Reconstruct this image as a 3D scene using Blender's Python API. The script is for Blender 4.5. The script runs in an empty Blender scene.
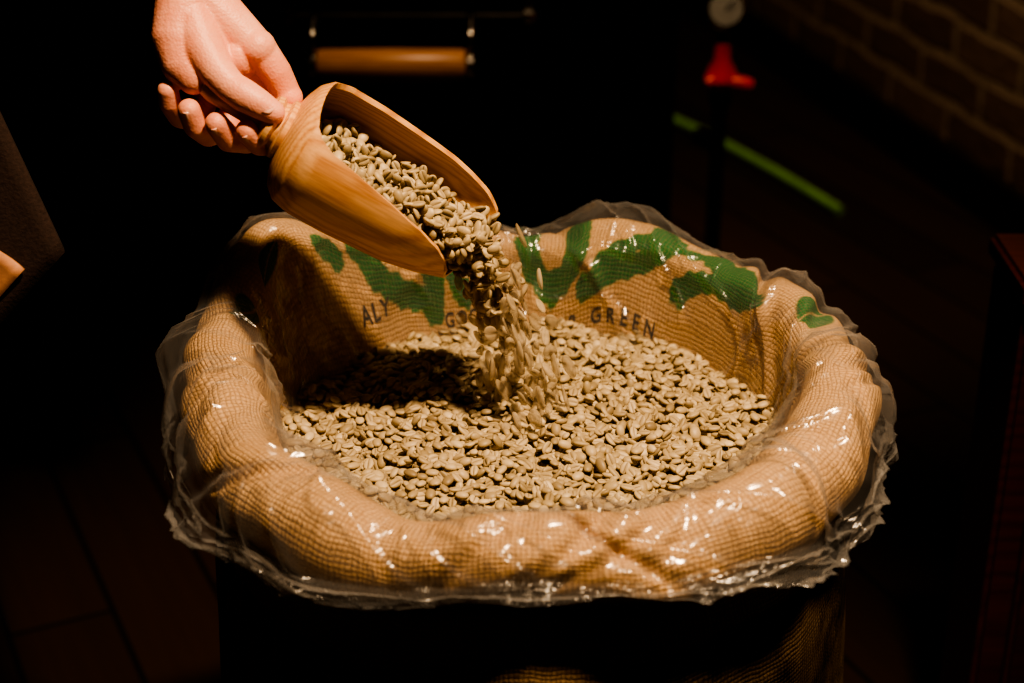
import bpy, math, random, bmesh
import numpy as np
from mathutils import Vector, Matrix
random.seed(7); rng=np.random.default_rng(7)
D=bpy.data; SC=bpy.context.scene; COL=SC.collection

# ------------------------------------------------------------------ helpers
def link(o,parent=None):
    COL.objects.link(o)
    if parent: o.parent=parent
    return o
def empty(name,loc=(0,0,0)):
    e=D.objects.new(name,None); e.empty_display_size=.05; COL.objects.link(e); return e
def mesh_obj(name,verts,faces,mat=None,parent=None,smooth=True,angle=None):
    m=D.meshes.new(name); m.from_pydata([tuple(v) for v in verts],[],[tuple(f) for f in faces]); m.update()
    if smooth: m.polygons.foreach_set('use_smooth',[True]*len(m.polygons))
    if angle: m.set_sharp_from_angle(angle=math.radians(angle))
    if mat: m.materials.append(mat)
    return link(D.objects.new(name,m),parent)
def grid_faces(nr,nc,wrap=False):
    f=[]
    for i in range(nr-1):
        for j in range(nc if wrap else nc-1):
            k=(j+1)%nc
            f.append((i*nc+j,i*nc+k,(i+1)*nc+k,(i+1)*nc+j))
    return f
def box(name,c,s,mat,parent=None,bev=.004,rotz=0):
    bm=bmesh.new(); bmesh.ops.create_cube(bm,size=1)
    for v in bm.verts: v.co=Vector((v.co.x*s[0],v.co.y*s[1],v.co.z*s[2]))
    if bev: bmesh.ops.bevel(bm,geom=bm.edges[:],offset=bev,segments=2,affect='EDGES')
    m=D.meshes.new(name); bm.to_mesh(m); bm.free(); m.materials.append(mat)
    o=link(D.objects.new(name,m),parent); o.location=c; o.rotation_euler[2]=rotz; return o
def lathe(name,prof,p0,axis,mat,parent=None,n=40):
    a=Vector(axis).normalized(); u=a.orthogonal().normalized(); w=a.cross(u)
    V=[];F=[]
    for s,r in prof:
        for j in range(n):
            t=2*math.pi*j/n
            V.append(Vector(p0)+a*s+(u*math.cos(t)+w*math.sin(t))*r)
    F=grid_faces(len(prof),n,True)
    F.append(tuple(range(n))[::-1]); F.append(tuple((len(prof)-1)*n+j for j in range(n)))
    return mesh_obj(name,V,F,mat,parent,True,35)
def tube(name,pts,r,mat,parent=None):
    c=D.curves.new(name,'CURVE'); c.dimensions='3D'; c.bevel_depth=r; c.bevel_resolution=6; c.use_fill_caps=True
    s=c.splines.new('NURBS'); s.points.add(len(pts)-1)
    for i,p in enumerate(pts): s.points[i].co=(*p,1)
    s.use_endpoint_u=True; s.order_u=4 if len(pts)>3 else 2; s.resolution_u=12
    c.materials.append(mat)
    return link(D.objects.new(name,c),parent)

class NT:
    def __init__(s,name):
        s.m=D.materials.new(name); s.m.use_nodes=True; s.t=s.m.node_tree; s.n=s.t.nodes; s.l=s.t.links
        s.b=s.n['Principled BSDF']; s.out=s.n['Material Output']
    def add(s,t,**k):
        n=s.n.new(t)
        for a,v in k.items(): setattr(n,a,v)
        return n
    def math(s,op,a,b=None,c=None,clamp=False):
        n=s.add('ShaderNodeMath',operation=op); n.use_clamp=clamp
        for i,x in enumerate((a,b,c)):
            if x is None: continue
            if isinstance(x,(int,float)): n.inputs[i].default_value=x
            else: s.l.new(x,n.inputs[i])
        return n.outputs[0]
    def mix(s,fac,a,b,mode='MIX'):
        n=s.add('ShaderNodeMix',data_type='RGBA',blend_type=mode)
        for i,x in ((0,fac),(6,a),(7,b)):
            if isinstance(x,(int,float)): n.inputs[i].default_value=x
            elif isinstance(x,tuple): n.inputs[i].default_value=(*x,1)
            else: s.l.new(x,n.inputs[i])
        return n.outputs[2]
    def coord(s,kind='Object',scale=(1,1,1)):
        t=s.add('ShaderNodeTexCoord'); m=s.add('ShaderNodeMapping'); m.inputs['Scale'].default_value=scale
        s.l.new(t.outputs[kind],m.inputs[0]); return m.outputs[0]
    def noise(s,co,scale,detail=4,rough=.55,dist=0):
        n=s.add('ShaderNodeTexNoise'); n.inputs['Scale'].default_value=scale; n.inputs['Detail'].default_value=detail
        n.inputs['Roughness'].default_value=rough; n.inputs['Distortion'].default_value=dist
        s.l.new(co,n.inputs['Vector']); return n.outputs['Fac']
    def ramp(s,f,stops):
        n=s.add('ShaderNodeValToRGB'); e=n.color_ramp.elements
        while len(e)<len(stops): e.new(.5)
        for i,(p,c) in enumerate(stops): e[i].position=p; e[i].color=(*c,1)
        s.l.new(f,n.inputs[0]); return n.outputs[0]
    def bump(s,h,strength=.5,dist=.001,normal=None):
        n=s.add('ShaderNodeBump'); n.inputs['Strength'].default_value=strength; n.inputs['Distance'].default_value=dist
        s.l.new(h,n.inputs['Height'])
        if normal: s.l.new(normal,n.inputs['Normal'])
        return n.outputs[0]
    def set(s,**k):
        for a,v in k.items():
            i=s.b.inputs[a.replace('_',' ')]
            if isinstance(v,(int,float)): i.default_value=v
            elif isinstance(v,tuple): i.default_value=(*v,1) if i.type=='RGBA' else v
            else: s.l.new(v,i)
        return s.m
def simple(name,col,rough=.5,metal=0,var=.15,scale=30,bump=.1):
    t=NT(name); co=t.coord(); nz=t.noise(co,scale)
    c=t.ramp(nz,[(.3,tuple(x*(1-var) for x in col)),(.7,tuple(min(1,x*(1+var)) for x in col))])
    return t.set(Base_Color=c,Roughness=rough,Metallic=metal,Normal=t.bump(nz,bump,.002))

# ------------------------------------------------------------------ materials
def mat_wood(name,c1,c2,c3,scale=1.0,rough=.42):
    t=NT(name); co=t.coord('Object',(2.2*scale,14*scale,14*scale))
    w=t.add('ShaderNodeTexWave',wave_type='RINGS',rings_direction='X'); w.inputs['Scale'].default_value=4.5
    w.inputs['Distortion'].default_value=3.5; w.inputs['Detail'].default_value=2; w.inputs['Detail Scale'].default_value=1.0
    mp=t.add('ShaderNodeMapping'); mp.inputs['Location'].default_value=(0,1.3,.5); t.l.new(co,mp.inputs[0])
    t.l.new(mp.outputs[0],w.inputs['Vector'])
    co2=t.coord('Object',(25*scale,420*scale,420*scale)); f=t.noise(co2,1,4,.6)
    c=t.ramp(w.outputs['Fac'],[(0,c1),(.35,c2),(1,c3)])
    c=t.mix(.30,c,t.ramp(f,[(.38,tuple(x*.6 for x in c1)),(.6,c3)]))
    return t.set(Base_Color=c,Roughness=rough,Normal=t.bump(f,.15,.0005),Coat_Weight=.15,Coat_Roughness=.3)
M_scoop=mat_wood('scoop_wood',(.58,.27,.10),(.72,.39,.165),(.80,.47,.22))
M_roasterwood=mat_wood('roaster_handle_wood',(.34,.14,.05),(.46,.21,.08),(.54,.27,.11))
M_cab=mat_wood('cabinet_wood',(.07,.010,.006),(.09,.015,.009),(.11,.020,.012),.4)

def mat_bean():
    t=NT('green_coffee_bean')
    a=t.add('ShaderNodeAttribute',attribute_name='tint'); cr=t.add('ShaderNodeAttribute',attribute_name='crease')
    c=t.ramp(a.outputs['Fac'],[(0,(.25,.19,.105)),(.35,(.42,.335,.195)),(.7,(.54,.44,.275)),(1,(.68,.575,.39))])
    co=t.coord(); nz=t.noise(co,400,3)
    c=t.mix(t.math('MULTIPLY',nz,.35),c,(.32,.22,.11))
    c=t.mix(t.math('MULTIPLY',cr.outputs['Fac'],.8),c,(.10,.06,.025))
    return t.set(Base_Color=c,Roughness=.5,Normal=t.bump(nz,.25,.0006))
M_bean=mat_bean()
def mat_blur():
    t=NT('falling_bean'); t.n.remove(t.b)
    a=t.add('ShaderNodeAttribute',attribute_name='tint')
    d=t.add('ShaderNodeBsdfDiffuse'); t.l.new(t.ramp(a.outputs['Fac'],[(0,(.40,.31,.19)),(1,(.70,.59,.41))]),d.inputs[0])
    tr=t.add('ShaderNodeBsdfTransparent'); m=t.add('ShaderNodeMixShader'); m.inputs[0].default_value=.5
    t.l.new(tr.outputs[0],m.inputs[1]); t.l.new(d.outputs[0],m.inputs[2]); t.l.new(m.outputs[0],t.out.inputs[0]); return t.m
M_blur=mat_blur()

def mat_burlap():
    t=NT('burlap')
    uv=t.add('ShaderNodeTexCoord'); 
    wob=t.add('ShaderNodeTexNoise'); wob.inputs['Scale'].default_value=14; t.l.new(uv.outputs['UV'],wob.inputs['Vector'])
    sc=t.add('ShaderNodeVectorMath',operation='SCALE'); sc.inputs['Scale'].default_value=.016; t.l.new(wob.outputs['Color'],sc.inputs[0])
    w2=t.add('ShaderNodeTexNoise'); w2.inputs['Scale'].default_value=110; t.l.new(uv.outputs['UV'],w2.inputs['Vector'])
    s3=t.add('ShaderNodeVectorMath',operation='SCALE'); s3.inputs['Scale'].default_value=.0034; t.l.new(w2.outputs['Color'],s3.inputs[0])
    a0=t.add('ShaderNodeVectorMath',operation='ADD'); t.l.new(sc.outputs[0],a0.inputs[0]); t.l.new(s3.outputs[0],a0.inputs[1])
    ad=t.add('ShaderNodeVectorMath',operation='ADD'); t.l.new(uv.outputs['UV'],ad.inputs[0]); t.l.new(a0.outputs[0],ad.inputs[1])
    sp=t.add('ShaderNodeSeparateXYZ'); t.l.new(ad.outputs[0],sp.inputs[0])
    p=.0036
    sx=t.math('ABSOLUTE',t.math('SINE',t.math('MULTIPLY',sp.outputs[0],math.pi/p)))
    sy=t.math('ABSOLUTE',t.math('SINE',t.math('MULTIPLY',sp.outputs[1],math.pi/p)))
    h=t.math('POWER',t.math('MULTIPLY',sx,sy),.5)
    fn=t.noise(uv.outputs['UV'],420,4,.75); big=t.noise(uv.outputs['UV'],9,5)
    ya=t.add('ShaderNodeMapping'); ya.inputs['Scale'].default_value=(8,260,1); t.l.new(ad.outputs[0],ya.inputs[0])
    yb=t.add('ShaderNodeMapping'); yb.inputs['Scale'].default_value=(260,8,1); t.l.new(ad.outputs[0],yb.inputs[0])
    yarn=t.math('ADD',t.noise(ya.outputs[0],1,1),t.noise(yb.outputs[0],1,1))
    c=t.ramp(h,[(0,(.30,.165,.075)),(.45,(.53,.33,.16)),(1,(.68,.45,.24))])
    c=t.mix(t.math('MULTIPLY',big,.5),c,(.44,.26,.12))
    c=t.mix(t.ramp(yarn,[(.80,(.5,.5,.5)),(.98,(0,0,0))]),c,(.38,.22,.10))
    c=t.mix(t.ramp(fn,[(.4,(0,0,0)),(.7,(.6,.6,.6))]),c,(.82,.60,.38))
    ink=t.add('ShaderNodeAttribute',attribute_name='ink'); s2=t.add('ShaderNodeSeparateColor'); t.l.new(ink.outputs['Color'],s2.inputs[0])
    g=t.math('MULTIPLY',s2.outputs[0],t.math('ADD',t.math('MULTIPLY',h,.4),.70),clamp=True)
    c=t.mix(g,c,(.005,.15,.036))
    worn=t.ramp(t.noise(uv.outputs['UV'],14,6,.7),[(.40,(1,1,1)),(.60,(.6,.6,.6))])
    k=t.math('MULTIPLY',s2.outputs[1],t.math('MULTIPLY',worn,t.math('SUBTRACT',1.05,t.math('MULTIPLY',h,.2))),clamp=True)
    c=t.mix(k,c,(.012,.009,.007))
    hh=t.math('ADD',t.math('ADD',h,t.math('MULTIPLY',fn,.8)),t.math('MULTIPLY',yarn,.6))
    return t.set(Base_Color=c,Roughness=.95,Specular_IOR_Level=.1,Normal=t.bump(hh,.9,.0013))
M_burlap=mat_burlap()
def mat_plastic():
    t=NT('clear_plastic_film'); t.n.remove(t.b)
    uv=t.add('ShaderNodeTexCoord')
    n1=t.add('ShaderNodeTexNoise'); n1.inputs['Scale'].default_value=20; n1.inputs['Detail'].default_value=3; n1.inputs['Distortion'].default_value=1.8
    t.l.new(uv.outputs['UV'],n1.inputs['Vector'])
    r=t.math('ABSOLUTE',t.math('SUBTRACT',n1.outputs['Fac'],.5))
    nm=t.bump(r,.6,.012)
    gl=t.add('ShaderNodeBsdfGlossy'); gl.inputs['Roughness'].default_value=.21; t.l.new(nm,gl.inputs['Normal'])
    tr=t.add('ShaderNodeBsdfTransparent'); tr.inputs[0].default_value=(.975,.97,.96,1)
    df=t.add('ShaderNodeBsdfTranslucent'); df.inputs[0].default_value=(.8,.8,.8,1)
    d2=t.add('ShaderNodeBsdfDiffuse'); d2.inputs[0].default_value=(.8,.8,.8,1)
    md=t.add('ShaderNodeMixShader'); t.l.new(df.outputs[0],md.inputs[1]); t.l.new(d2.outputs[0],md.inputs[2])
    fr=t.add('ShaderNodeFresnel'); fr.inputs[0].default_value=1.45
    m1=t.add('ShaderNodeMixShader'); t.l.new(t.math('MULTIPLY',t.math('MINIMUM',t.math('ADD',fr.outputs[0],.08),.45),.6),m1.inputs[0]); t.l.new(tr.outputs[0],m1.inputs[1]); t.l.new(md.outputs[0],m1.inputs[2])
    m2=t.add('ShaderNodeMixShader'); t.l.new(t.math('MINIMUM',t.math('ADD',fr.outputs[0],.035),.28),m2.inputs[0])
    t.l.new(m1.outputs[0],m2.inputs[1]); t.l.new(gl.outputs[0],m2.inputs[2]); t.l.new(m2.outputs[0],t.out.inputs[0]); return t.m
M_plastic=mat_plastic()
def mat_skin():
    t=NT('skin'); co=t.coord(); n1=t.noise(co,25,4); n2=t.noise(co,260,4); 
    c=t.ramp(n1,[(.3,(.72,.28,.18)),(.55,(.80,.37,.26)),(.75,(.82,.44,.33))])
    v=t.add('ShaderNodeTexVoronoi'); v.inputs['Scale'].default_value=500; t.l.new(co,v.inputs['Vector'])
    h=t.math('ADD',n2,t.math('MULTIPLY',v.outputs['Distance'],.6))
    t.b.inputs['Subsurface Radius'].default_value=(.008,.003,.0015); t.b.inputs['Subsurface Scale'].default_value=.6
    return t.set(Base_Color=c,Roughness=.48,Subsurface_Weight=.15,Normal=t.bump(h,.45,.0008))
M_skin=mat_skin()
M_nail=simple('fingernail',(.85,.50,.40),.25,0,.05)
M_black=simple('roaster_black_paint',(.006,.006,.006),.35,0,.2)
M_chrome=simple('chrome',(.5,.48,.45),.18,1,.1)
M_red=simple('red_enamel',(.62,.014,.014),.35,0,.15)
M_hose=simple('green_hose',(.26,.60,.05),.4,0,.15)
M_iron=simple('dark_iron',(.03,.028,.025),.45,.7,.2)
M_cable=simple('black_rubber',(.008,.008,.008),.5)
M_dial=simple('gauge_face',(.25,.25,.23),.4)
M_jacket=simple('dark_twill_jacket',(.034,.018,.014),.9,0,.3,300,.4)
M_shirt=simple('dark_shirt_cloth',(.02,.018,.02),.9,0,.3,200,.4)
M_jeans=simple('dark_denim',(.012,.016,.02),.9,0,.3,300,.4)
M_leather=simple('leather_patch',(.52,.26,.14),.6,0,.2,60,.3)
M_hair=simple('brown_hair',(.05,.025,.012),.6,0,.3,90,.5)
M_ink=simple('black_print_ink',(.03,.024,.018),.9,0,.3,300,.3)

# ------------------------------------------------------------------ sack geometry
AX,BY,CY=.246,.249,.004
def arc(r,a0,a1,n): return [(r*math.cos(math.radians(a)),r*math.sin(math.radians(a))) for a in np.linspace(a0,a1,n)]
def zone_prof(rr,inner,sq=1.0):
    def res(P,n):
        P=np.array(P,float); d=np.r_[0,np.cumsum(np.hypot(np.diff(P[:,0]),np.diff(P[:,1]*.71+P[:,2])))]
        tt=np.linspace(0,d[-1],n); return np.stack([np.interp(tt,d,P[:,k]) for k in range(3)],1)
    A=res([(p[0],1,p[1]) for p in inner],100)
    B=res([(x,1,z*sq if z<0 else z) for x,z in arc(rr,178,-95,80)],200)
    C=res([(-.003,1,-rr*sq),(.0,1,-rr*sq-.012),(.005,1,-rr*sq-.03),(.018,.8,0),(.026,.6,0),(.028,.4,0),(.020,.2,0),(.006,.06,0),(-.02,.01,0),(-.06,0,.002)],200)
    Q=np.concatenate([A,B,C]); k=np.ones(9)/9
    for c in range(3):
        q=np.pad(Q[:,c],4,mode='edge'); Q[:,c]=np.convolve(q,k,'valid')
    return Q
PF=zone_prof(.032,[(-.062,-.10),(-.050,-.05),(-.036,-.018),(-.032,0)],1.12)
PB=zone_prof(.025,[(-.055,-.12),(-.046,-.07),(-.034,-.025),(-.025,0)],1.0)
TT=np.r_[np.linspace(0,.10,100,endpoint=False),np.linspace(.10,.25,200,endpoint=False),np.linspace(.25,.95,200)]
ph=rng.uniform(0,6.28,40)
def vnoise(phi,t,fx,ft,seed):
    """periodic smooth value noise over (phi, t); returns -1..1"""
    r=np.random.default_rng(seed); G=r.uniform(-1,1,(fx,64))
    a=(np.asarray(phi)/(2*np.pi)*fx)%fx; b=(np.asarray(t)*ft)%63
    i=np.floor(a).astype(int)%fx; j=np.floor(b).astype(int); fa=a-np.floor(a); fb=b-j
    fa=fa*fa*(3-2*fa); fb=fb*fb*(3-2*fb); i2=(i+1)%fx; j2=j+1
    return (G[i,j]*(1-fa)+G[i2,j]*fa)*(1-fb)+(G[i,j2]*(1-fa)+G[i2,j2]*fa)*fb
def lump(phi,t,k0=0):
    return (np.sin(3*phi+ph[k0]+6*t)+.8*np.sin(5*phi+ph[k0+1]-9*t)+.5*np.sin(9*phi+ph[k0+2]+14*t)+.25*np.sin(16*phi+ph[k0+3]-25*t))/2
def bump_at(p,c,w): 
    d=(p-c+np.pi)%(2*np.pi)-np.pi; return np.exp(-(d/w)**2)
creases=[(r_[0]*2*np.pi,(r_[1]-.5)*14,.10+.12*r_[2],.007+.010*r_[3],.004+.008*r_[4]) for r_ in np.random.default_rng(11).random((48,5))]
def surf(phi,t,off=0.0):
    phi=np.asarray(phi,float); t=np.asarray(t,float)
    wb=(1-np.cos(phi))/2; wb=wb*wb*(3-2*wb)
    g=lambda P,c: np.interp(t,TT,P[:,c])
    rho=g(PF,0)*(1-wb)+g(PB,0)*wb; k=g(PF,1)*(1-wb)+g(PB,1)*wb; zo=g(PF,2)*(1-wb)+g(PB,2)*wb
    corner=bump_at(phi,4.18,.36)            # back-left corner of the bag mouth stands up
    zr=.698+.012*np.sin(phi)**2+.024*wb+.006*np.sin(2*phi+.6)+.0055*np.sin(5*phi+1)+.0045*np.sin(9*phi+2)+.003*np.sin(14*phi)*wb
    zr_top=zr+.036*corner
    roll=np.exp(-((t-.18)/.06)**2)
    scale=1+roll*(.19*lump(phi,t)+.22*vnoise(phi,t,19,18,3)+.12*vnoise(phi,t,41,34,4)-.15*corner)
    body=np.clip((t-.27)/.15,0,1)
    dd=0
    for pk,sl,tc,wd_,dp in creases:
        dphi=(phi-pk-sl*(t-tc)+np.pi)%(2*np.pi)-np.pi
        dd=dd-dp*np.exp(-(dphi*.26/wd_)**2)*np.exp(-((t-tc)/.05)**2)
    inner=np.exp(-((t-.08)/.05)**2)
    fold=dd*.6+ .006*body*lump(phi,t*.3,10)*np.clip((.95-t)/.1,0,1)+.006*inner*vnoise(phi,t,24,20,8)
    zo=zo+dd*.8*roll
    e=.002
    tp=np.clip(t+e,0,.95); tm=np.clip(t-e,0,.95)
    G=lambda c,tt: np.interp(tt,TT,PF[:,c])*(1-wb)+np.interp(tt,TT,PB[:,c])*wb
    dr=G(0,tp)-G(0,tm); dz=(G(1,tp)-G(1,tm))*.71+G(2,tp)-G(2,tm); n=np.hypot(dr,dz)+1e-9
    rho=rho+off*(-dz/n); zo=zo+off*(dr/n)
    rho=rho*scale+fold; zo=np.where(t<.28,zo*scale,zo)
    zo=zo-.05*np.clip(1-t/.02,0,1)
    lift=np.clip(t/.10,0,1)*np.clip((.42-t)/.16,0,1)
    z_=k*zr+zo+(zr_top-zr)*lift
    rad=.020*corner*lift
    cx=AX*np.sin(phi)*(1+.012*np.sin(3*phi+1)+.008*np.sin(7*phi+2)); cy=CY-BY*np.cos(phi)*(1+.012*np.sin(4*phi)+.006*np.sin(7*phi+1))
    nx,ny=np.sin(phi)/AX,-np.cos(phi)/BY; nn=np.hypot(nx,ny); nx/=nn; ny/=nn
    return np.stack([cx+nx*(rho+rad),cy+ny*(rho+rad),np.maximum(z_,.0)],-1)

def add_uv(me,UV):
    uvl=me.uv_layers.new(name='UVMap'); li=np.empty(len(me.loops),np.int32); me.loops.foreach_get('vertex_index',li)
    uvl.data.foreach_set('uv',UV[li].ravel().astype(np.float32))
NP=1300
tv=np.r_[np.linspace(0,.26,150),np.linspace(.264,.95,110)]
phis=np.linspace(4.2,4.2+2*np.pi,NP)
PH,TV=np.meshgrid(phis,tv); S=surf(PH.ravel(),TV.ravel())
def np_mesh(name,V,F4,mat,parent=None):
    me=D.meshes.new(name); nf=len(F4); me.vertices.add(len(V)); me.vertices.foreach_set('co',V.astype(np.float32).ravel())
    k=F4.shape[1]; me.loops.add(nf*k); me.loops.foreach_set('vertex_index',F4.astype(np.int32).ravel())
    me.polygons.add(nf); me.polygons.foreach_set('loop_start',np.arange(0,nf*k,k,dtype=np.int32))
    me.update(calc_edges=True); me.polygons.foreach_set('use_smooth',np.ones(nf,bool)); me.materials.append(mat)
    return link(D.objects.new(name,me),parent)
def gridF(nr,nc,wrap):
    i,j=np.meshgrid(np.arange(nr-1),np.arange(nc if wrap else nc-1),indexing='ij'); i=i.ravel(); j=j.ravel(); k=(j+1)%nc
    return np.stack([i*nc+j,i*nc+k,(i+1)*nc+k,(i+1)*nc+j],1)
sack=empty('coffee_sack')
cloth=np_mesh('burlap_cloth',S,gridF(len(tv),NP,False)[:,::-1],M_burlap,sack)
UV=np.stack([PH.ravel()*.25,TV.ravel()],1); add_uv(cloth.data,UV)
beta=((PH.ravel()-np.pi)+np.pi)%(2*np.pi)-np.pi
X=-beta*.25
Tc=.158
Q=Tc-TV.ravel()
def seg(px,py,a,b):
    ax,ay=a; bx,by=b; dx,dy=bx-ax,by-ay; L=dx*dx+dy*dy+1e-12
    h=np.clip(((px-ax)*dx+(py-ay)*dy)/L,0,1); return np.hypot(px-ax-h*dx,py-ay-h*dy)
green=np.full(len(X),9.)
wv=.0012*np.sin(X*400)+.0008*np.sin(Q*700+X*300)
def stroke(pts,w):
    global green
    for a,b in zip(pts[:-1],pts[1:]): green=np.minimum(green,seg(X,Q,a,b)-w+wv)
bg=np.linspace(-1.4,1.4,400); ug=512+1707*(.226*np.sin(bg)+.0146)/(1.39+.9*(.004+.215*np.cos(bg)))
def q(u,v): return (.25*float(np.interp(u,ug,bg)), (v-226)/1000)
stroke([q(528,232),q(525,258),q(534,286),q(552,299),q(570,286),q(578,262),q(575,238)],.0120)
stroke([q(590,302),q(606,294),q(626,288),q(642,278),q(654,260),q(662,240),q(650,230)],.0120); stroke([q(604,284),q(632,262),q(650,240)],.009)
stroke([q(682,242),q(704,236),q(730,246),q(754,260),q(742,272),q(712,270),q(692,278),q(680,292)],.0120); stroke([q(700,246),q(735,268)],.009)
stroke([(-.222,.050),(-.208,.060)],.011)
stroke([(-.182,.050),(-.166,.072),(-.142,.084),(-.115,.090)],.0115); stroke([(-.165,.046),(-.140,.042),(-.118,.054),(-.102,.074),(-.106,.098)],.0115)
stroke([(-.075,.03),(-.085,.06),(-.070,.085)],.011)
stroke([q(500,206),q(540,206),q(560,208)],.0035)
def leaf(b,qq,l,w,ang):
    global green
    dx,dy=math.cos(ang),math.sin(ang); px=X-b*.25; py=Q-qq
    a=px*dx+py*dy; c=-px*dy+py*dx
    d=np.abs(c)-w*np.clip(1-(a/l)**2,0,1)
    d=np.maximum(d,np.abs(a)-l); vein=np.abs(c)-.0007; green=np.minimum(green,np.maximum(d,-vein))
leaf(1.28,.008,.024,.019,1.3); leaf(1.36,-.052,.015,.010,.6); leaf(-1.34,.030,.020,.014,.9); leaf(-1.12,.045,.020,.013,-.4); leaf(1.02,.034,.020,.009,1.3)
gm=np.clip(.5-green/.0012,0,1)
t_=TV.ravel(); pf=((PH.ravel()+np.pi)%(2*np.pi)-np.pi)
blk=(t_>.30)&(t_<.80)
cell=np.floor(pf/.21); fr=pf/.21-cell; row=np.floor((t_-.30)/.115); fy=(t_-.30)/.115-row
odd=np.mod(cell+2*row,3)
gap=(fr<.10)|((fy<.10))|((odd==0)&(fr>.42)&(fr<.66)&(fy>.32)&(fy<.55))|((odd==1)&(fr>.4)&(fr<.6)&(fy>.35))|((odd==2)&(fr>.35)&(fy>.36)&(fy<.5))
gap=gap&(pf<.25)  # print kept solid on the right: extra black painted as shade on the lit side
km=(blk&~gap).astype(float)
ca=cloth.data.color_attributes.new('ink','FLOAT_COLOR','POINT'); ca.data.foreach_set('color',np.stack([gm,km,gm*0,gm*0+1],1).astype(np.float32).ravel())
def wrap_text(txt,size,x0,q0,name,space=1.15,slope=0):
    c=D.curves.new(name,'FONT'); c.body=txt; c.size=size; c.space_character=space; c.offset=.0003; c.resolution_u=3
    o=D.objects.new(name,c); COL.objects.link(o); bpy.context.view_layer.update()
    me=D.meshes.new_from_object(o); D.objects.remove(o)
    bm=bmesh.new(); bm.from_mesh(me); bmesh.ops.triangulate(bm,faces=bm.faces[:])
    for _ in range(2):
        bmesh.ops.subdivide_edges(bm,edges=[e for e in bm.edges if e.calc_length()>.003],cuts=1)
        bmesh.ops.triangulate(bm,faces=bm.faces[:])
    co=np.array([v.co[:] for v in bm.verts])
    xs=x0+co[:,0]; qs=q0-co[:,1]+slope*co[:,0]
    P=surf(np.pi-xs/.25,Tc-qs,off=.0008)
    for v,p in zip(bm.verts,P): v.co=p
    bm.to_mesh(me); bm.free(); me.materials.clear(); me.materials.append(M_ink)
    link(D.objects.new(name,me),sack)
wrap_text("ALY",.018,-.195,.104,'printed_lettering_a',1.2,-.2)
wrap_text("GOOD",.016,-.095,.110,'printed_lettering_b',1.2,-.1)
wrap_text("FOR GREEN",.017,.014,.108,'printed_lettering_c',1.6,-.02)
wrap_text("HOW TO STORE",.012,.0,-.008,'printed_lettering_d',1.3)

# plastic liner: crumpled loose film, hanging free outside the roll
NL=1400; tl=np.linspace(.03,.33,180)
PHl,TL=np.meshgrid(np.linspace(0,2*np.pi,NL,endpoint=False),tl)
p_,t_=PHl.ravel(),TL.ravel()
def ridged(p,t,fx,ft,sd): return 1-np.abs(vnoise(p,t,fx,ft,sd))*1.6
wp=p_+.06*vnoise(p_,t_,20,14,31)
cr=.0050*np.clip(ridged(wp+3*t_,t_,21,12,32),0,1)**2+.0048*np.clip(ridged(wp-5*t_,t_,43,22,33),0,1)**4+.0014*np.clip(ridged(wp,t_,90,46,34),0,1)**3
loose=(.009*bump_at(p_,4.75,.45)+.008*bump_at(p_,5.5,.35)+.003*bump_at(p_,1.45,.4)+.005*bump_at(p_,.7,.25)+.005*bump_at(p_,3.0,.6))*np.clip((t_-.06)/.1,0,1)
front=np.clip(np.cos(p_),0,1)
TE=.222-.030*front**.5
base=surf(p_,np.minimum(t_,TE),off=.0022+cr+loose)
nx,ny=np.sin(p_)/AX,-np.cos(p_)/BY; nn=np.hypot(nx,ny); nx/=nn; ny/=nn
length=.011+.036*bump_at(p_,4.85,.5)+.020*bump_at(p_,1.4,.6)+.006*bump_at(p_,.75,.3)+.02*bump_at(p_,3.1,.8)+.006*vnoise(p_,t_*0,29,1,40)
hd=np.clip((t_-TE)/(.33-TE),0,1)
flare=.005*np.sin(hd*1.7)*(1+.8*np.sin(7*p_+ph[30])+.5*np.sin(13*p_+ph[31]))+.004*hd*vnoise(p_,t_,50,12,41)+cr*hd*.6
base[:,0]+=nx*flare; base[:,1]+=ny*flare; base[:,2]-=length*hd
liner=np_mesh('plastic_liner',base,gridF(len(tl),NL,True)[:,::-1],M_plastic,sack)
add_uv(liner.data,np.stack([p_*.25,t_],1))

# ------------------------------------------------------------------ beans
K,Mx=7,12
cs=[(math.cos(math.radians(a)),.72*math.sin(math.radians(a))) for a in np.linspace(180,360,7)]+[(.74,.24),(.2,.30),(0,.03),(-.2,.30),(-.74,.24)]
bv=[];cr_=[]
for k in range(1,K+1):
    a=math.pi*k/(K+1); f=math.sin(a)**.85; x=1.36*math.cos(a)
    for i,(y,z) in enumerate(cs):
        yy=y*f+(.06*math.sin(2.2*x) if i==9 else 0); bv.append((x,yy,z*f)); cr_.append(1. if i==9 else 0.)
bv+=[(1.36,0,0),(-1.36,0,0)]; cr_+=[.3,.3]
bv=np.array(bv)*.0040; cr_=np.array(cr_)
T=[]
for k in range(K-1):
    for i in range(Mx):
        j=(i+1)%Mx; a,b,c,d=k*Mx+i,k*Mx+j,(k+1)*Mx+j,(k+1)*Mx+i; T+= [(a,b,c),(a,c,d)]
for i in range(Mx):
    j=(i+1)%Mx; T.append((K*Mx,j,i)); T.append((K*Mx+1,(K-1)*Mx+i,(K-1)*Mx+j))
T=np.array(T)
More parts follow.
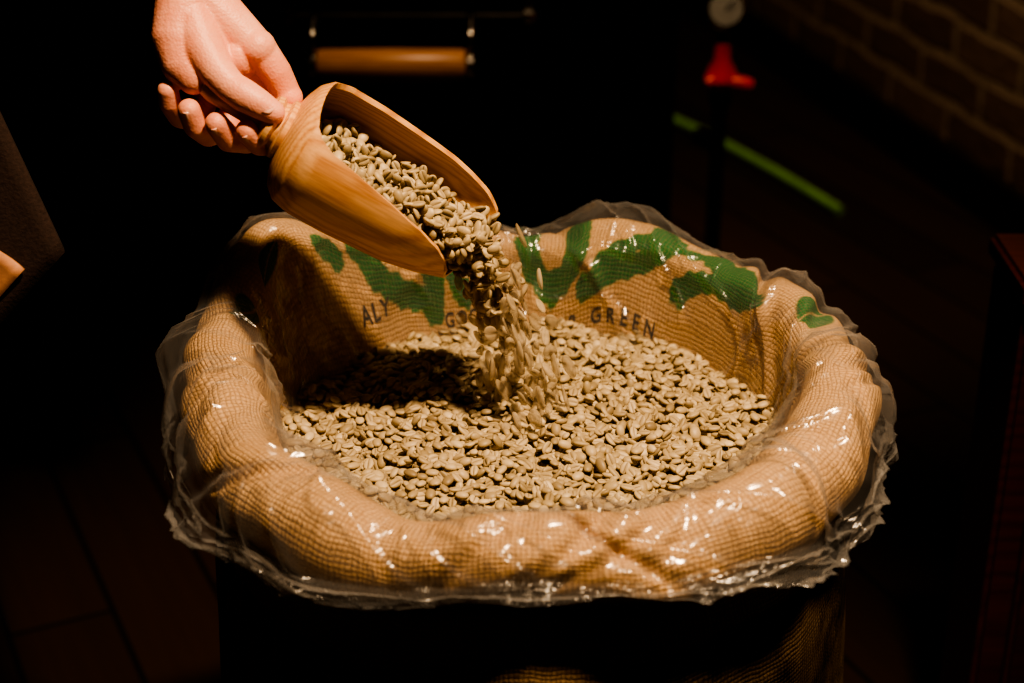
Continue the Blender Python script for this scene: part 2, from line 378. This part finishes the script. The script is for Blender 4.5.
def rotmats(n,mode='flat',tilt=.55):
    yaw=rng.uniform(0,2*np.pi,n)
    ax=rng.uniform(0,2*np.pi,n)
    if mode=='flat': an=np.abs(rng.normal(0,tilt,n))+np.where(rng.random(n)<.55,0,np.pi)
    else: an=np.arccos(rng.uniform(-1,1,n))
    c,s=np.cos(yaw),np.sin(yaw); Z=np.zeros(n); O=np.ones(n)
    Rz=np.stack([c,-s,Z,s,c,Z,Z,Z,O],1).reshape(n,3,3)
    kx,ky=np.cos(ax),np.sin(ax); C,Sn=np.cos(an),np.sin(an); t=1-C
    Ra=np.stack([C+kx*kx*t,kx*ky*t,ky*Sn, kx*ky*t,C+ky*ky*t,-kx*Sn, -ky*Sn,kx*Sn,C],1).reshape(n,3,3)
    return Ra@Rz
def bean_mesh(name,P,R,mat,parent,stretch=None):
    n=len(P); sz=rng.normal(1,.09,n)[:,None]*np.stack([rng.normal(1,.07,n),rng.normal(1,.06,n),rng.normal(1,.08,n)],1)
    V=np.einsum('nij,nkj->nki',R,bv[None]*sz[:,None,:])
    if stretch is not None:
        d,am=stretch; dot=np.einsum('nki,ni->nk',V,d); V=V+dot[:,:,None]*d[:,None,:]*(am-1)[:,None,None]
    V=V+P[:,None,:]
    F=(T[None]+(np.arange(n)*len(bv))[:,None,None]).reshape(-1,3)
    o=np_mesh(name,V.reshape(-1,3),F,mat,parent); me=o.data
    a=me.attributes.new('tint','FLOAT','POINT'); a.data.foreach_set('value',np.repeat(np.clip(rng.normal(.5,.25,n),0,1),len(bv)).astype(np.float32))
    a=me.attributes.new('crease','FLOAT','POINT'); a.data.foreach_set('value',np.tile(cr_,n).astype(np.float32))
    return o
def zbed(x,y): return .665+.013*np.exp(-(x**2+(y-.04)**2)/.012)+.003*np.sin(37*x+1)*np.sin(41*y)+.0025*np.sin(90*x+60*y)+.02*np.clip(y-.1,0,1)
beans=empty('coffee_beans')
P=[]
for layer in range(3):
    g=.0081; xs,ys=np.meshgrid(np.arange(-.24,.24,g),np.arange(-.25,.25,g*.87)); xs=xs+((np.arange(xs.shape[0])%2)*g/2)[:,None]
    x=xs.ravel()+rng.uniform(-.0028,.0028,xs.size)+layer*.003; y=ys.ravel()+rng.uniform(-.0028,.0028,xs.size)+layer*.004
    k=(x/(AX-.030))**2+((y-CY)/(BY-.032))**2<1; x,y=x[k],y[k]
    P.append(np.stack([x,y,zbed(x,y)-layer*.0040+rng.normal(0,.0019,len(x))],1))
n=380; rr=np.sqrt(rng.random(n))*.19; th=rng.uniform(0,6.28,n); x=rr*np.cos(th); y=CY+rr*np.sin(th)*.9
P.append(np.stack([x,y,zbed(x,y)+.0042],1))
P=np.concatenate(P); bean_mesh('bean_pile',P,rotmats(len(P)),M_bean,beans)
V=[];nr,nc=14,64
for i in range(nr):
    for j in range(nc):
        a=2*math.pi*j/nc; f=i/(nr-1); x=(AX-.036)*f*math.cos(a); y=CY+(BY-.038)*f*math.sin(a); V.append((x,y,float(zbed(x,y))-.012))
mesh_obj('bean_bed',V,grid_faces(nr,nc,True),M_bean,beans)

# ------------------------------------------------------------------ scoop
O=Vector((-.189,.03,.9186))
a_=Vector((.846,0,-.512)).normalized(); n_=Vector((.499,-.350,.790)); n_=(n_-a_*n_.dot(a_)).normalized(); c_=a_.cross(n_)
MS=Matrix((a_,c_,n_)).transposed().to_4x4(); MS.translation=O
scoop=empty('wooden_scoop')
RS=[(-.004,.014),(0,.021),(.003,.033),(.008,.044),(.016,.0515),(.03,.055),(.06,.0555),(.12,.053),(.150,.048),(.174,.041)]
def Rs(s): return np.interp(s,[r[0] for r in RS],[r[1] for r in RS])
AL=[(.0,0),(.013,0),(.0135,12),(.015,23),(.018,33),(.024,41),(.035,47),(.06,52),(.10,60),(.135,69),(.155,78),(.167,90),(.1735,112)]
def Al(s): return np.radians(np.interp(s,[r[0] for r in AL],[r[1] for r in AL]))
ss=np.r_[np.linspace(-.004,.0128,14),.0131,.0135,.014,.0145,.015,.016,.017,.018,.0195,.021,.0225,.024,np.linspace(.027,.157,34),np.linspace(.159,.1735,11)]
nth=73
def ring(s,inner):
    al=Al(s); th=np.linspace(al,2*np.pi-al,nth)
    if inner:
        s2=max(s,.009); r=(Rs(.009)-.005)*max(0.02,(s+.004)/.013) if s<.009 else Rs(s)-.0050*(1-.25*(s/.168))
    else: s2,r=s,Rs(s)
    k=.36*max(0,s-.05)/.12
    return [(s2-k*r*math.sin(t),r*math.sin(t),r*math.cos(t)) for t in th]
Vo=[p for s in ss for p in ring(s,False)]; Vi=[p for s in ss for p in ring(s,True)]
F=grid_faces(len(ss),nth); off=len(Vo); F+= [tuple(i+off for i in f[::-1]) for f in grid_faces(len(ss),nth)]
for i in range(len(ss)-1):
    if Al(ss[i+1])>0:
        A,B=i*nth,(i+1)*nth; F.append((A,B,B+off,A+off)); A+=nth-1;B+=nth-1; F.append((B,A,A+off,B+off))
l=(len(ss)-1)*nth
for j in range(nth-1): F.append((l+j,l+j+1,l+j+1+off,l+j+off))
bowl=mesh_obj('bowl',Vo+Vi,F,M_scoop,scoop)
bm=bmesh.new(); bm.from_mesh(bowl.data); bmesh.ops.remove_doubles(bm,verts=bm.verts,dist=.00003); bmesh.ops.recalc_face_normals(bm,faces=bm.faces)
bm.to_mesh(bowl.data); bm.free(); bowl.data.polygons.foreach_set('use_smooth',[True]*len(bowl.data.polygons)); bowl.data.set_sharp_from_angle(angle=math.radians(50))
bowl.matrix_world=MS
bv_=bowl.modifiers.new('bev','BEVEL'); bv_.width=.0011; bv_.segments=2; bv_.limit_method='ANGLE'; bv_.angle_limit=math.radians(50)
hprof=[(.004,.022),(0,.0245),(-.003,.0245),(-.005,.0200),(-.008,.0190),(-.011,.0225),(-.015,.0215),(-.019,.0150),(-.028,.0105),(-.05,.0100),(-.062,.0095),(-.069,.007),(-.072,.002)]
hdl=lathe('handle',[(s,r) for s,r in hprof],(0,0,0),(1,0,0),M_scoop,scoop)
hdl.matrix_world=MS

m_=Vector((.537,0,.844)); m_=(m_-a_*m_.dot(a_)).normalized(); a3,n3,c3,m3,O3=map(np.array,(a_,n_,c_,m_,O))
k3=np.cross(a3,m3)
N=14000; s=rng.uniform(.012,.164,N); u=rng.uniform(-.052,.052,N); h=rng.uniform(-.034,.024,N)
lev=.012+.003*np.sin(s*60)+.003*np.sin(u*150+1)-.22*np.clip(s-.11,0,1)-.45*np.clip(.045-s,0,1)
keep=(np.hypot(u,h)<Rs(s)-.0088)&(h<lev)&(h>lev-.020)
Ps=[];cand=np.stack([s,u,h],1)[keep]
for p in cand:
    if all((p[0]-q_[0])**2+(p[1]-q_[1])**2+(p[2]-q_[2])**2>.0060**2 for q_ in Ps): Ps.append(p)
Ps=np.array(Ps); Pw=O3+Ps[:,:1]*a3+Ps[:,1:2]*k3+Ps[:,2:3]*m3
bean_mesh('scoop_load',Pw,rotmats(len(Pw),'any'),M_bean,beans)
def stream(n,t0,t1,jit):
    tau=rng.uniform(t0,t1,n); w=rng.uniform(-1,1,n)
    st=O3+.160*a3+(w*.036-.002)[:,None]*k3+(-.024+.022*np.abs(w)**2+rng.uniform(0,.022,n))[:,None]*m3
    v=np.array([.34,-.03,-.18]); conv=1-.18*tau/.16
    ctr=O3+.160*a3-.010*m3
    sprd=(1+1.9*tau*rng.normal(0,1,n))[:,None]
    p=ctr+(st-ctr)*conv[:,None]+v*tau[:,None]*sprd+np.array([0,0,-4.9])*(tau**2)[:,None]+rng.normal(0,1,(n,3))*(jit*(1+tau*9))[:,None]
    vel=v+np.array([0,0,-9.8])*tau[:,None]; return p,vel,tau
p1,v1,t1=stream(230,-.02,.08,.0032); bean_mesh('pouring_beans',p1,rotmats(len(p1),'any'),M_bean,beans)
p2,v2,t2=stream(165,.07,.165,.0050); sp=np.linalg.norm(v2,axis=1)
bean_mesh('falling_beans',p2,rotmats(len(p2),'any'),M_blur,beans,stretch=(v2/sp[:,None],1+sp*.70))

# ------------------------------------------------------------------ person
person=empty('barista')
ex=Vector((1,0,0)); ey=Vector((0,.4384,.8988)); ez=Vector((0,-.8988,.4384))
def H(u,v,z):
    return O+ex*((u-285)*.000767)+ey*((130-v)*.000767)+ez*(z*.001)
def remesh_union(name,chains,balls,mat,vox,smooth,parent):
    bm=bmesh.new()
    def sph(c,r,sc=(1,1,1),rot=None):
        m=Matrix.Translation(c)@(rot.to_4x4() if rot else Matrix())@Matrix.Diagonal((r*sc[0],r*sc[1],r*sc[2],1))
        bmesh.ops.create_icosphere(bm,subdivisions=3,radius=1,matrix=m)
    for ch in chains:
        pts=[(Vector(p),r) for p,r in ch]
        for (p,r),(q_,r2) in zip(pts[:-1],pts[1:]):
            d=(q_-p).length; n=max(2,int(d/(min(r,r2)*.22)))
            for i in range(n+1):
                f=i/n; sph(p.lerp(q_,f),r+(r2-r)*f)
    for b in balls: sph(*b)
    me=D.meshes.new(name); bm.to_mesh(me); bm.free(); me.materials.append(mat)
    o=link(D.objects.new(name,me),parent)
    r=o.modifiers.new('r','REMESH'); r.mode='VOXEL'; r.voxel_size=vox; r.use_smooth_shade=True
    s=o.modifiers.new('s','SMOOTH'); s.factor=.5; s.iterations=smooth
    return o
ch=lambda *L:[(H(u,v,z),r*.001) for u,v,z,r in L]
hand=[
 ch((120,-330,-90,42),(150,-180,-50,38),(176,-50,-16,31),(187,0,-8,28)),
 ch((182,-30,-20,26),(184,0,-14,26)),
 ch((200,0,-4,24),(258,50,-6,15)),
 ch((192,0,-12,24),(244,62,-20,15)),
 ch((188,5,-18,22),(222,72,-28,14)),
 ch((180,5,-22,20),(198,78,-32,13)),
 ch((258,48,-4,14),(274,70,-10,12.5),(285,93,-20,11),(283,118,-26,10.4),(273,140,-18,10.2),(260,143,1,10.0),(250,133,13,9.2)),
 ch((244,62,-20,13),(256,90,-32,11.2),(254,114,-36,10.6),(242,137,-22,10.4),(229,139,0,10.2),(220,126,14,9.4)),
 ch((222,72,-28,12.5),(228,100,-38,10.8),(218,122,-34,10.4),(204,131,-17,10.2),(196,126,2,9.8),(192,112,12,9.0)),
 ch((198,78,-32,11.5),(195,98,-40,9.6),(186,114,-30,9.4),(176,114,-14,9.2),(170,103,1,9.0),(170,92,8,8.4)),
 ch((186,5,2,24),(180,40,8,21),(184,66,12,16),(196,80,12,13)),
 ch((192,20,6,20),(206,52,14,17),(222,76,20,13.8),(236,91,23,12.2),(248,99,24,12.8),(262,107,24,11.6),(277,116,22,9.4)),
]
balls=[(H(205,48,0),.021,(1,1.2,1)),(H(195,55,-20),.021,(1,1.25,1.0)),(H(235,55,-8),.019),(H(257,47,-1),.0148),(H(285,94,-18),.0118)]
remesh_union('forearm_and_hand',hand,balls,M_skin,.0011,5,person)
def nail(c,along,normal,l,w):
    al=along.normalized(); nm=(normal-al*normal.dot(al)).normalized(); sd=al.cross(nm)
    V=[];nr,nc=9,9
    for i in range(nr):
        for j in range(nc):
            x=-1+2*i/(nr-1); y=-1+2*j/(nc-1); 
            wx=w*(1-.18*max(0,x)**2-.1*max(0,-x)**3); yy=y*math.sqrt(1-.35*x*x)
            V.append(c+al*(x*l*math.sqrt(max(0,1-.25*y*y)))+sd*(yy*wx)-nm*(.0032*yy*yy))
    o=mesh_obj('fingernail',V,grid_faces(nr,nc),M_nail,person); s=o.modifiers.new('s','SOLIDIFY'); s.thickness=.0007
nail(H(272,110,32.2),H(277,116,22)-H(258,104,24),ez+ey*.55,.0070,.0064)
for a1,a2,r in (((250,133,13),(260,143,1),9.2),((220,126,14),(229,139,0),9.4),((192,112,12),(196,126,2),9.0)):
    A=H(*a1);B=H(*a2); al=(A-B).normalized(); nm=(ez*.75-ey*.65-ex*.1); nm=(nm-al*nm.dot(al)).normalized()
    nail(A-al*.001+nm*(r*.001+.0000),al,nm,.0050,.0047)
el=H(120,-330,-90); sh=Vector((-.64,.16,1.45))
DX=-.05
def PX(x,y,z): return Vector((x+DX,y,z))
remesh_union('shirt',[[(el.lerp(H(150,-180,-50),.35),.050),(el,.055),(el.lerp(sh,.5),.062),(sh,.075)],
   [(PX(-.62,.18,1.42),.09),(PX(-.64,.46,1.42),.09)],[(PX(-.63,.24,1.38),.12),(PX(-.62,.26,1.0),.13)],[(PX(-.63,.38,1.38),.12),(PX(-.62,.36,1.0),.13)],
   [(PX(-.63,.32,1.4),.08),(PX(-.62,.32,1.5),.062)],[(PX(-.64,.46,1.42),.072),(PX(-.60,.55,1.15),.055),(PX(-.45,.55,1.0),.045)]],[],M_shirt,.006,6,person)
remesh_union('resting_hand',[[(PX(-.45,.55,1.0),.032),(PX(-.39,.55,.97),.028)],[(PX(-.39,.55,.97),.028),(PX(-.33,.53,.95),.020)],
   [(PX(-.34,.505,.955),.011),(PX(-.295,.50,.935),.010),(PX(-.275,.50,.905),.008)],[(PX(-.34,.525,.955),.011),(PX(-.29,.522,.935),.010),(PX(-.268,.52,.90),.008)],
   [(PX(-.34,.545,.955),.011),(PX(-.293,.545,.933),.010),(PX(-.272,.544,.90),.008)],[(PX(-.34,.565,.95),.010),(PX(-.30,.567,.93),.009),(PX(-.285,.567,.905),.007)],
   [(PX(-.38,.515,.965),.015),(PX(-.345,.485,.95),.011),(PX(-.32,.475,.935),.009)]],[],M_skin,.0022,3,person)
remesh_union('trousers',[[(PX(-.62,.24,.98),.125),(PX(-.62,.23,.75),.09),(PX(-.60,.22,.48),.068),(PX(-.62,.22,.1),.055)],
   [(PX(-.62,.38,.98),.125),(PX(-.63,.40,.75),.09),(PX(-.62,.41,.48),.068),(PX(-.64,.41,.1),.055)]],[],M_jeans,.006,6,person)
remesh_union('shoes',[[(PX(-.65,.22,.045),.042),(PX(-.45,.21,.036),.034)],[(PX(-.67,.41,.045),.042),(PX(-.47,.42,.036),.034)]],[],M_black,.005,4,person)
remesh_union('head',[[(PX(-.62,.32,1.48),.055),(PX(-.61,.32,1.57),.055)]],[(PX(-.60,.32,1.66),.098,(1.0,.80,1.15)),(PX(-.50,.32,1.64),.016,(1,.8,1.3)),(PX(-.54,.32,1.585),.045,(1,1,.8)),
   (PX(-.61,.24,1.645),.022,(.8,.4,1.3)),(PX(-.61,.40,1.645),.022,(.8,.4,1.3))],M_skin,.004,4,person)
remesh_union('hair',[],[(PX(-.625,.32,1.70),.102,(1.02,.86,1.02)),(PX(-.65,.32,1.64),.09,(.9,.9,1.1))],M_hair,.005,4,person)
def lerp3(a,b,f): return tuple(a[i]+(b[i]-a[i])*f for i in range(3))
V=[];nr,nc=40,24
for i in range(nr):
    f=i/(nr-1)
    R_=lerp3((-.560,.10,1.33),(-.389,.10,.789),f); L_=lerp3((-.70,.06,1.33),(-.66,.06,.505),f)
    for j in range(nc):
        g=j/(nc-1); p=lerp3(L_,R_,g)
        V.append((p[0],p[1]+.012*math.sin(g*7+f*2)*(1-g),p[2]))
pn=mesh_obj('jacket_panel',V,grid_faces(nr,nc),M_jacket,person); s=pn.modifiers.new('s','SOLIDIFY'); s.thickness=.006
V=[];hem=Vector((-.68,0,-.73)).normalized(); up=Vector((-.73,0,.68)).normalized(); c0=Vector((-.451,.085,.768))
for i in range(6):
    for j in range(6): V.append(c0+hem*((i/5-.5)*.054)+up*((j/5-.5)*.030)+Vector((0,.0012*math.sin(j),0)))
pt=mesh_obj('leather_patch',V,grid_faces(6,6),M_leather,person); s=pt.modifiers.new('s','SOLIDIFY'); s.thickness=.003

# ------------------------------------------------------------------ room
def plane(name,w,h,M,mat):
    o=mesh_obj(name,[(-w/2,-h/2,0),(w/2,-h/2,0),(w/2,h/2,0),(-w/2,h/2,0)],[(0,1,2,3)],mat,None,False); o.matrix_world=M; return o
def mat_floor():
    t=NT('dark_plank_floor'); co=t.coord('Object'); b=t.add('ShaderNodeTexBrick'); b.offset=.37
    b.inputs['Scale'].default_value=1; b.inputs['Brick Width'].default_value=1.3; b.inputs['Row Height'].default_value=.14; b.inputs['Mortar Size'].default_value=.004
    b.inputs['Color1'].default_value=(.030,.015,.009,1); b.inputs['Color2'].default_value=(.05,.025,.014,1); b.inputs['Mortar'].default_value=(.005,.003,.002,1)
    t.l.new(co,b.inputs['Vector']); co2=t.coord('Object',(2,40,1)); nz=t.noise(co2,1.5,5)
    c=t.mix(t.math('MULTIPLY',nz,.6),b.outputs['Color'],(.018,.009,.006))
    return t.set(Base_Color=c,Roughness=.5,Specular_IOR_Level=.3,Normal=t.bump(t.math('SUBTRACT',nz,t.math('MULTIPLY',b.outputs['Fac'],2.)),.4,.003))
def mat_brick():
    t=NT('brick'); co=t.coord('Object'); 
    wn=t.add('ShaderNodeTexNoise'); wn.inputs['Scale'].default_value=7; t.l.new(co,wn.inputs['Vector'])
    sc=t.add('ShaderNodeVectorMath',operation='SCALE'); sc.inputs['Scale'].default_value=.03; t.l.new(wn.outputs['Color'],sc.inputs[0])
    ad=t.add('ShaderNodeVectorMath',operation='ADD'); t.l.new(co,ad.inputs[0]); t.l.new(sc.outputs[0],ad.inputs[1])
    b=t.add('ShaderNodeTexBrick'); b.inputs['Scale'].default_value=1; b.inputs['Brick Width'].default_value=.27; b.inputs['Row Height'].default_value=.092; b.inputs['Mortar Size'].default_value=.012; b.inputs['Mortar Smooth'].default_value=.4
    b.inputs['Color1'].default_value=(.17,.10,.065,1); b.inputs['Color2'].default_value=(.28,.18,.115,1); b.inputs['Mortar'].default_value=(.55,.42,.28,1)
    t.l.new(ad.outputs[0],b.inputs['Vector']); nz=t.noise(co,30,6)
    c=t.mix(t.math('MULTIPLY',nz,.5),b.outputs['Color'],(.12,.075,.045))
    return t.set(Base_Color=c,Roughness=.9,Normal=t.bump(t.math('SUBTRACT',t.math('MULTIPLY',nz,.5),b.outputs['Fac']),.8,.012))
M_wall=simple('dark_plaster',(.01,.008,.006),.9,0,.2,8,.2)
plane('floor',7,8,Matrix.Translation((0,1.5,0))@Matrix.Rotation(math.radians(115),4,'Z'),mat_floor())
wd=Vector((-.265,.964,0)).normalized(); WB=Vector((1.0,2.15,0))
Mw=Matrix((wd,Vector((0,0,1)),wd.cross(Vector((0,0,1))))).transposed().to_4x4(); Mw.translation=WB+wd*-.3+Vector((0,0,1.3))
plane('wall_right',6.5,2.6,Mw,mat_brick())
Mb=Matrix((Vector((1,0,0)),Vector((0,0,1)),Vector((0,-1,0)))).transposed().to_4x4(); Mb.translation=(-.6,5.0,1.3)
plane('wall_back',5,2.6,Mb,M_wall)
o=box('baseboard_right',(0,0,0),(6.4,.03,.10),simple('baseboard_wood',(.02,.01,.007),.5),None,.004)
o.matrix_world=Matrix.Translation(WB+Vector((0,0,.05))+wd*-.3+Vector((-wd.y,wd.x,0))*.016)@Matrix.Rotation(math.atan2(wd.y,wd.x),4,'Z')

# ------------------------------------------------------------------ roaster
ro=empty('coffee_roaster')
box('body',(-.12,1.72,.50),(.72,.80,.86),M_black,ro,.03)
for i,(x,y) in enumerate([(-.42,1.40),(.18,1.40),(-.42,2.05),(.18,2.05)]): lathe('foot_%d'%i,[(0,.03),(.02,.03),(.025,.02),(.08,.02)],(x,y,0),(0,0,1),M_iron,ro,20)
lathe('drum',[(0,.25),(.02,.27),(.5,.27),(.52,.25)],(-.12,1.30,1.05),(0,1,0),M_black,ro,60)
lathe('drum_door',[(0,.12),(.01,.13),(.03,.13)],(-.12,1.27,1.05),(0,1,0),M_iron,ro,40)
lathe('hopper',[(0,.06),(.12,.07),(.35,.18),(.37,.18)],(-.12,1.6,1.25),(0,0,1),M_iron,ro,40)
lathe('wood_bar',[(0,.021),(.004,.0235),(.10,.0245),(.204,.0235),(.208,.021)],(-.288,1.111,.643),(1,0,0),M_roasterwood,ro,32)
for i,x in enumerate((-.295,-.073)):
    tube('bracket_%d'%i,[(x,1.111,.622),(x,1.111,.668),(x,1.118,.69),(x,1.16,.705),(x,1.24,.71),(x,1.33,.71)],.005,M_chrome,ro)
    lathe('ferrule_%d'%i,[(0,.016),(.008,.016)],(x-.004,1.111,.643),(1,0,0),M_chrome,ro,24)
tube('chrome_rail',[(-.335,1.20,.690),(-.2,1.20,.690),(-.05,1.20,.690),(.01,1.20,.690)],.004,M_iron,ro)
for i,x in enumerate((-.335,.01)):
    lathe('rail_knob_%d'%i,[(0,.004),(.003,.012),(.015,.013),(.02,.006)],(x-.01,1.20,.690),(1,0,0),M_chrome,ro,24)
    tube('rail_post_%d'%i,[(x,1.20,.690),(x,1.25,.690),(x,1.30,.690),(x,1.34,.690)],.005,M_iron,ro)
gv=empty('gas_valve_with_gauge')
vx,vy=.305,1.30
lathe('riser_pipe',[(0,.02),(.01,.02),(.012,.011),(.52,.011),(.525,.016),(.545,.016)],(vx,vy,0),(0,0,1),M_cable,gv,24)
lathe('red_valve_body',[(0,.014),(.006,.022),(.02,.027),(.035,.022),(.05,.013),(.075,.012)],(vx,vy,.545),(0,0,1),M_red,gv,32)
lathe('red_lever',[(0,.004),(.004,.011),(.03,.012),(.042,.009),(.045,.003)],(vx+.005,vy-.01,.565),(1,-.2,-.12),M_red,gv,24)
lathe('red_lever_left',[(0,.004),(.004,.010),(.022,.009),(.025,.003)],(vx-.005,vy-.01,.57),(-1,-.3,-.35),M_red,gv,24)
lathe('gauge_stem',[(0,.007),(.03,.007)],(vx,vy,.615),(0,0,1),M_chrome,gv,20)
lathe('gauge_case',[(0,.028),(.003,.031),(.02,.031),(.024,.027)],(vx,vy+.012,.668),(0,-1,.35),M_chrome,gv,36)
lathe('gauge_dial',[(0,.025),(.001,.025)],(vx,vy-.0105,.6765),(0,-1,.35),M_dial,gv,36)
tube('needle',[(vx,vy-.013,.677),(vx+.006,vy-.014,.684),(vx+.010,vy-.015,.689),(vx+.014,vy-.016,.694)],.001,M_cable,gv)
lathe('outlet',[(0,.013),(.05,.013)],(vx,vy,.46),(-.35,.6,0),M_cable,gv,20)
tube('green_hose',[(.10,2.95,.012),(.28,2.90,.012),(.42,2.70,.012),(.52,2.50,.012),(.61,2.32,.012),(.68,2.15,.012)],.011,M_hose)
tube('power_cable',[(.47,1.3,.006),(.56,1.2,.006),(.55,1.02,.006),(.63,.9,.006),(.75,.84,.006),(.85,.6,.006)],.005,M_cable)
cb=empty('wooden_cabinet')
bx,by=.478,.326
box('carcass',(bx+.2,by,.345),(.40,.12,.63),M_cab,cb,.006)
box('top_board',(bx+.2,by,.672),(.41,.14,.025),M_cab,cb,.005)
box('plinth',(bx+.21,by,.015),(.36,.10,.03),M_black,cb,.002)
box('door_panel',(bx+.2,by-.066,.35),(.34,.016,.54),M_cab,cb,.005)
lathe('door_knob',[(0,.006),(.012,.006),(.016,.014),(.026,.014),(.03,.006)],(bx+.32,by-.073,.40),(0,-1,0),M_chrome,cb,24)

# ------------------------------------------------------------------ lights
def lamp(name,kind,loc,target,energy,col,size,**k):
    l=D.lights.new(name,kind); l.energy=energy; l.color=col
    if kind=='SPOT': l.shadow_soft_size=size; l.spot_size=math.radians(k['cone']); l.spot_blend=k['blend']
    elif kind=='AREA': l.size=size
    else: l.shadow_soft_size=size
    o=D.objects.new(name,l); COL.objects.link(o); o.location=loc
    o.rotation_euler=(Vector(target)-Vector(loc)).to_track_quat('-Z','Y').to_euler(); return o
lamp('ceiling_spotlight','SPOT',(.36,-.54,2.45),(-.04,.03,.72),250,(1,.71,.44),.07,cone=43,blend=.75)
lamp('wall_fill_spot','SPOT',(.55,1.5,2.45),(.9,2.4,.4),95,(1,.70,.44),.05,cone=75,blend=.8)  # added unseen fill, lifts the brick wall outside the main cone
lamp('roaster_fill_spot','SPOT',(.2,.55,2.4),(.05,1.25,.65),85,(1,.68,.40),.05,cone=34,blend=.7)  # added unseen fill aimed at the roaster to brighten the dark background
w=D.worlds.new('world'); SC.world=w; w.use_nodes=True; w.node_tree.nodes['Background'].inputs[0].default_value=(.9,.6,.4,1); w.node_tree.nodes['Background'].inputs[1].default_value=.006

# ------------------------------------------------------------------ camera
cam=D.cameras.new('camera'); cam.lens=60; cam.sensor_width=36; co=D.objects.new('camera',cam); COL.objects.link(co)
co.location=(-.0146,-1.2196,1.3475); co.rotation_euler=(math.radians(64),0,0)
cam.dof.use_dof=True; cam.dof.focus_distance=1.36; cam.dof.aperture_fstop=4.0; cam.clip_start=.02
SC.camera=co
try:
    SC.view_settings.view_transform='AgX'; SC.view_settings.look='AgX - High Contrast'
except Exception as e: print(e)
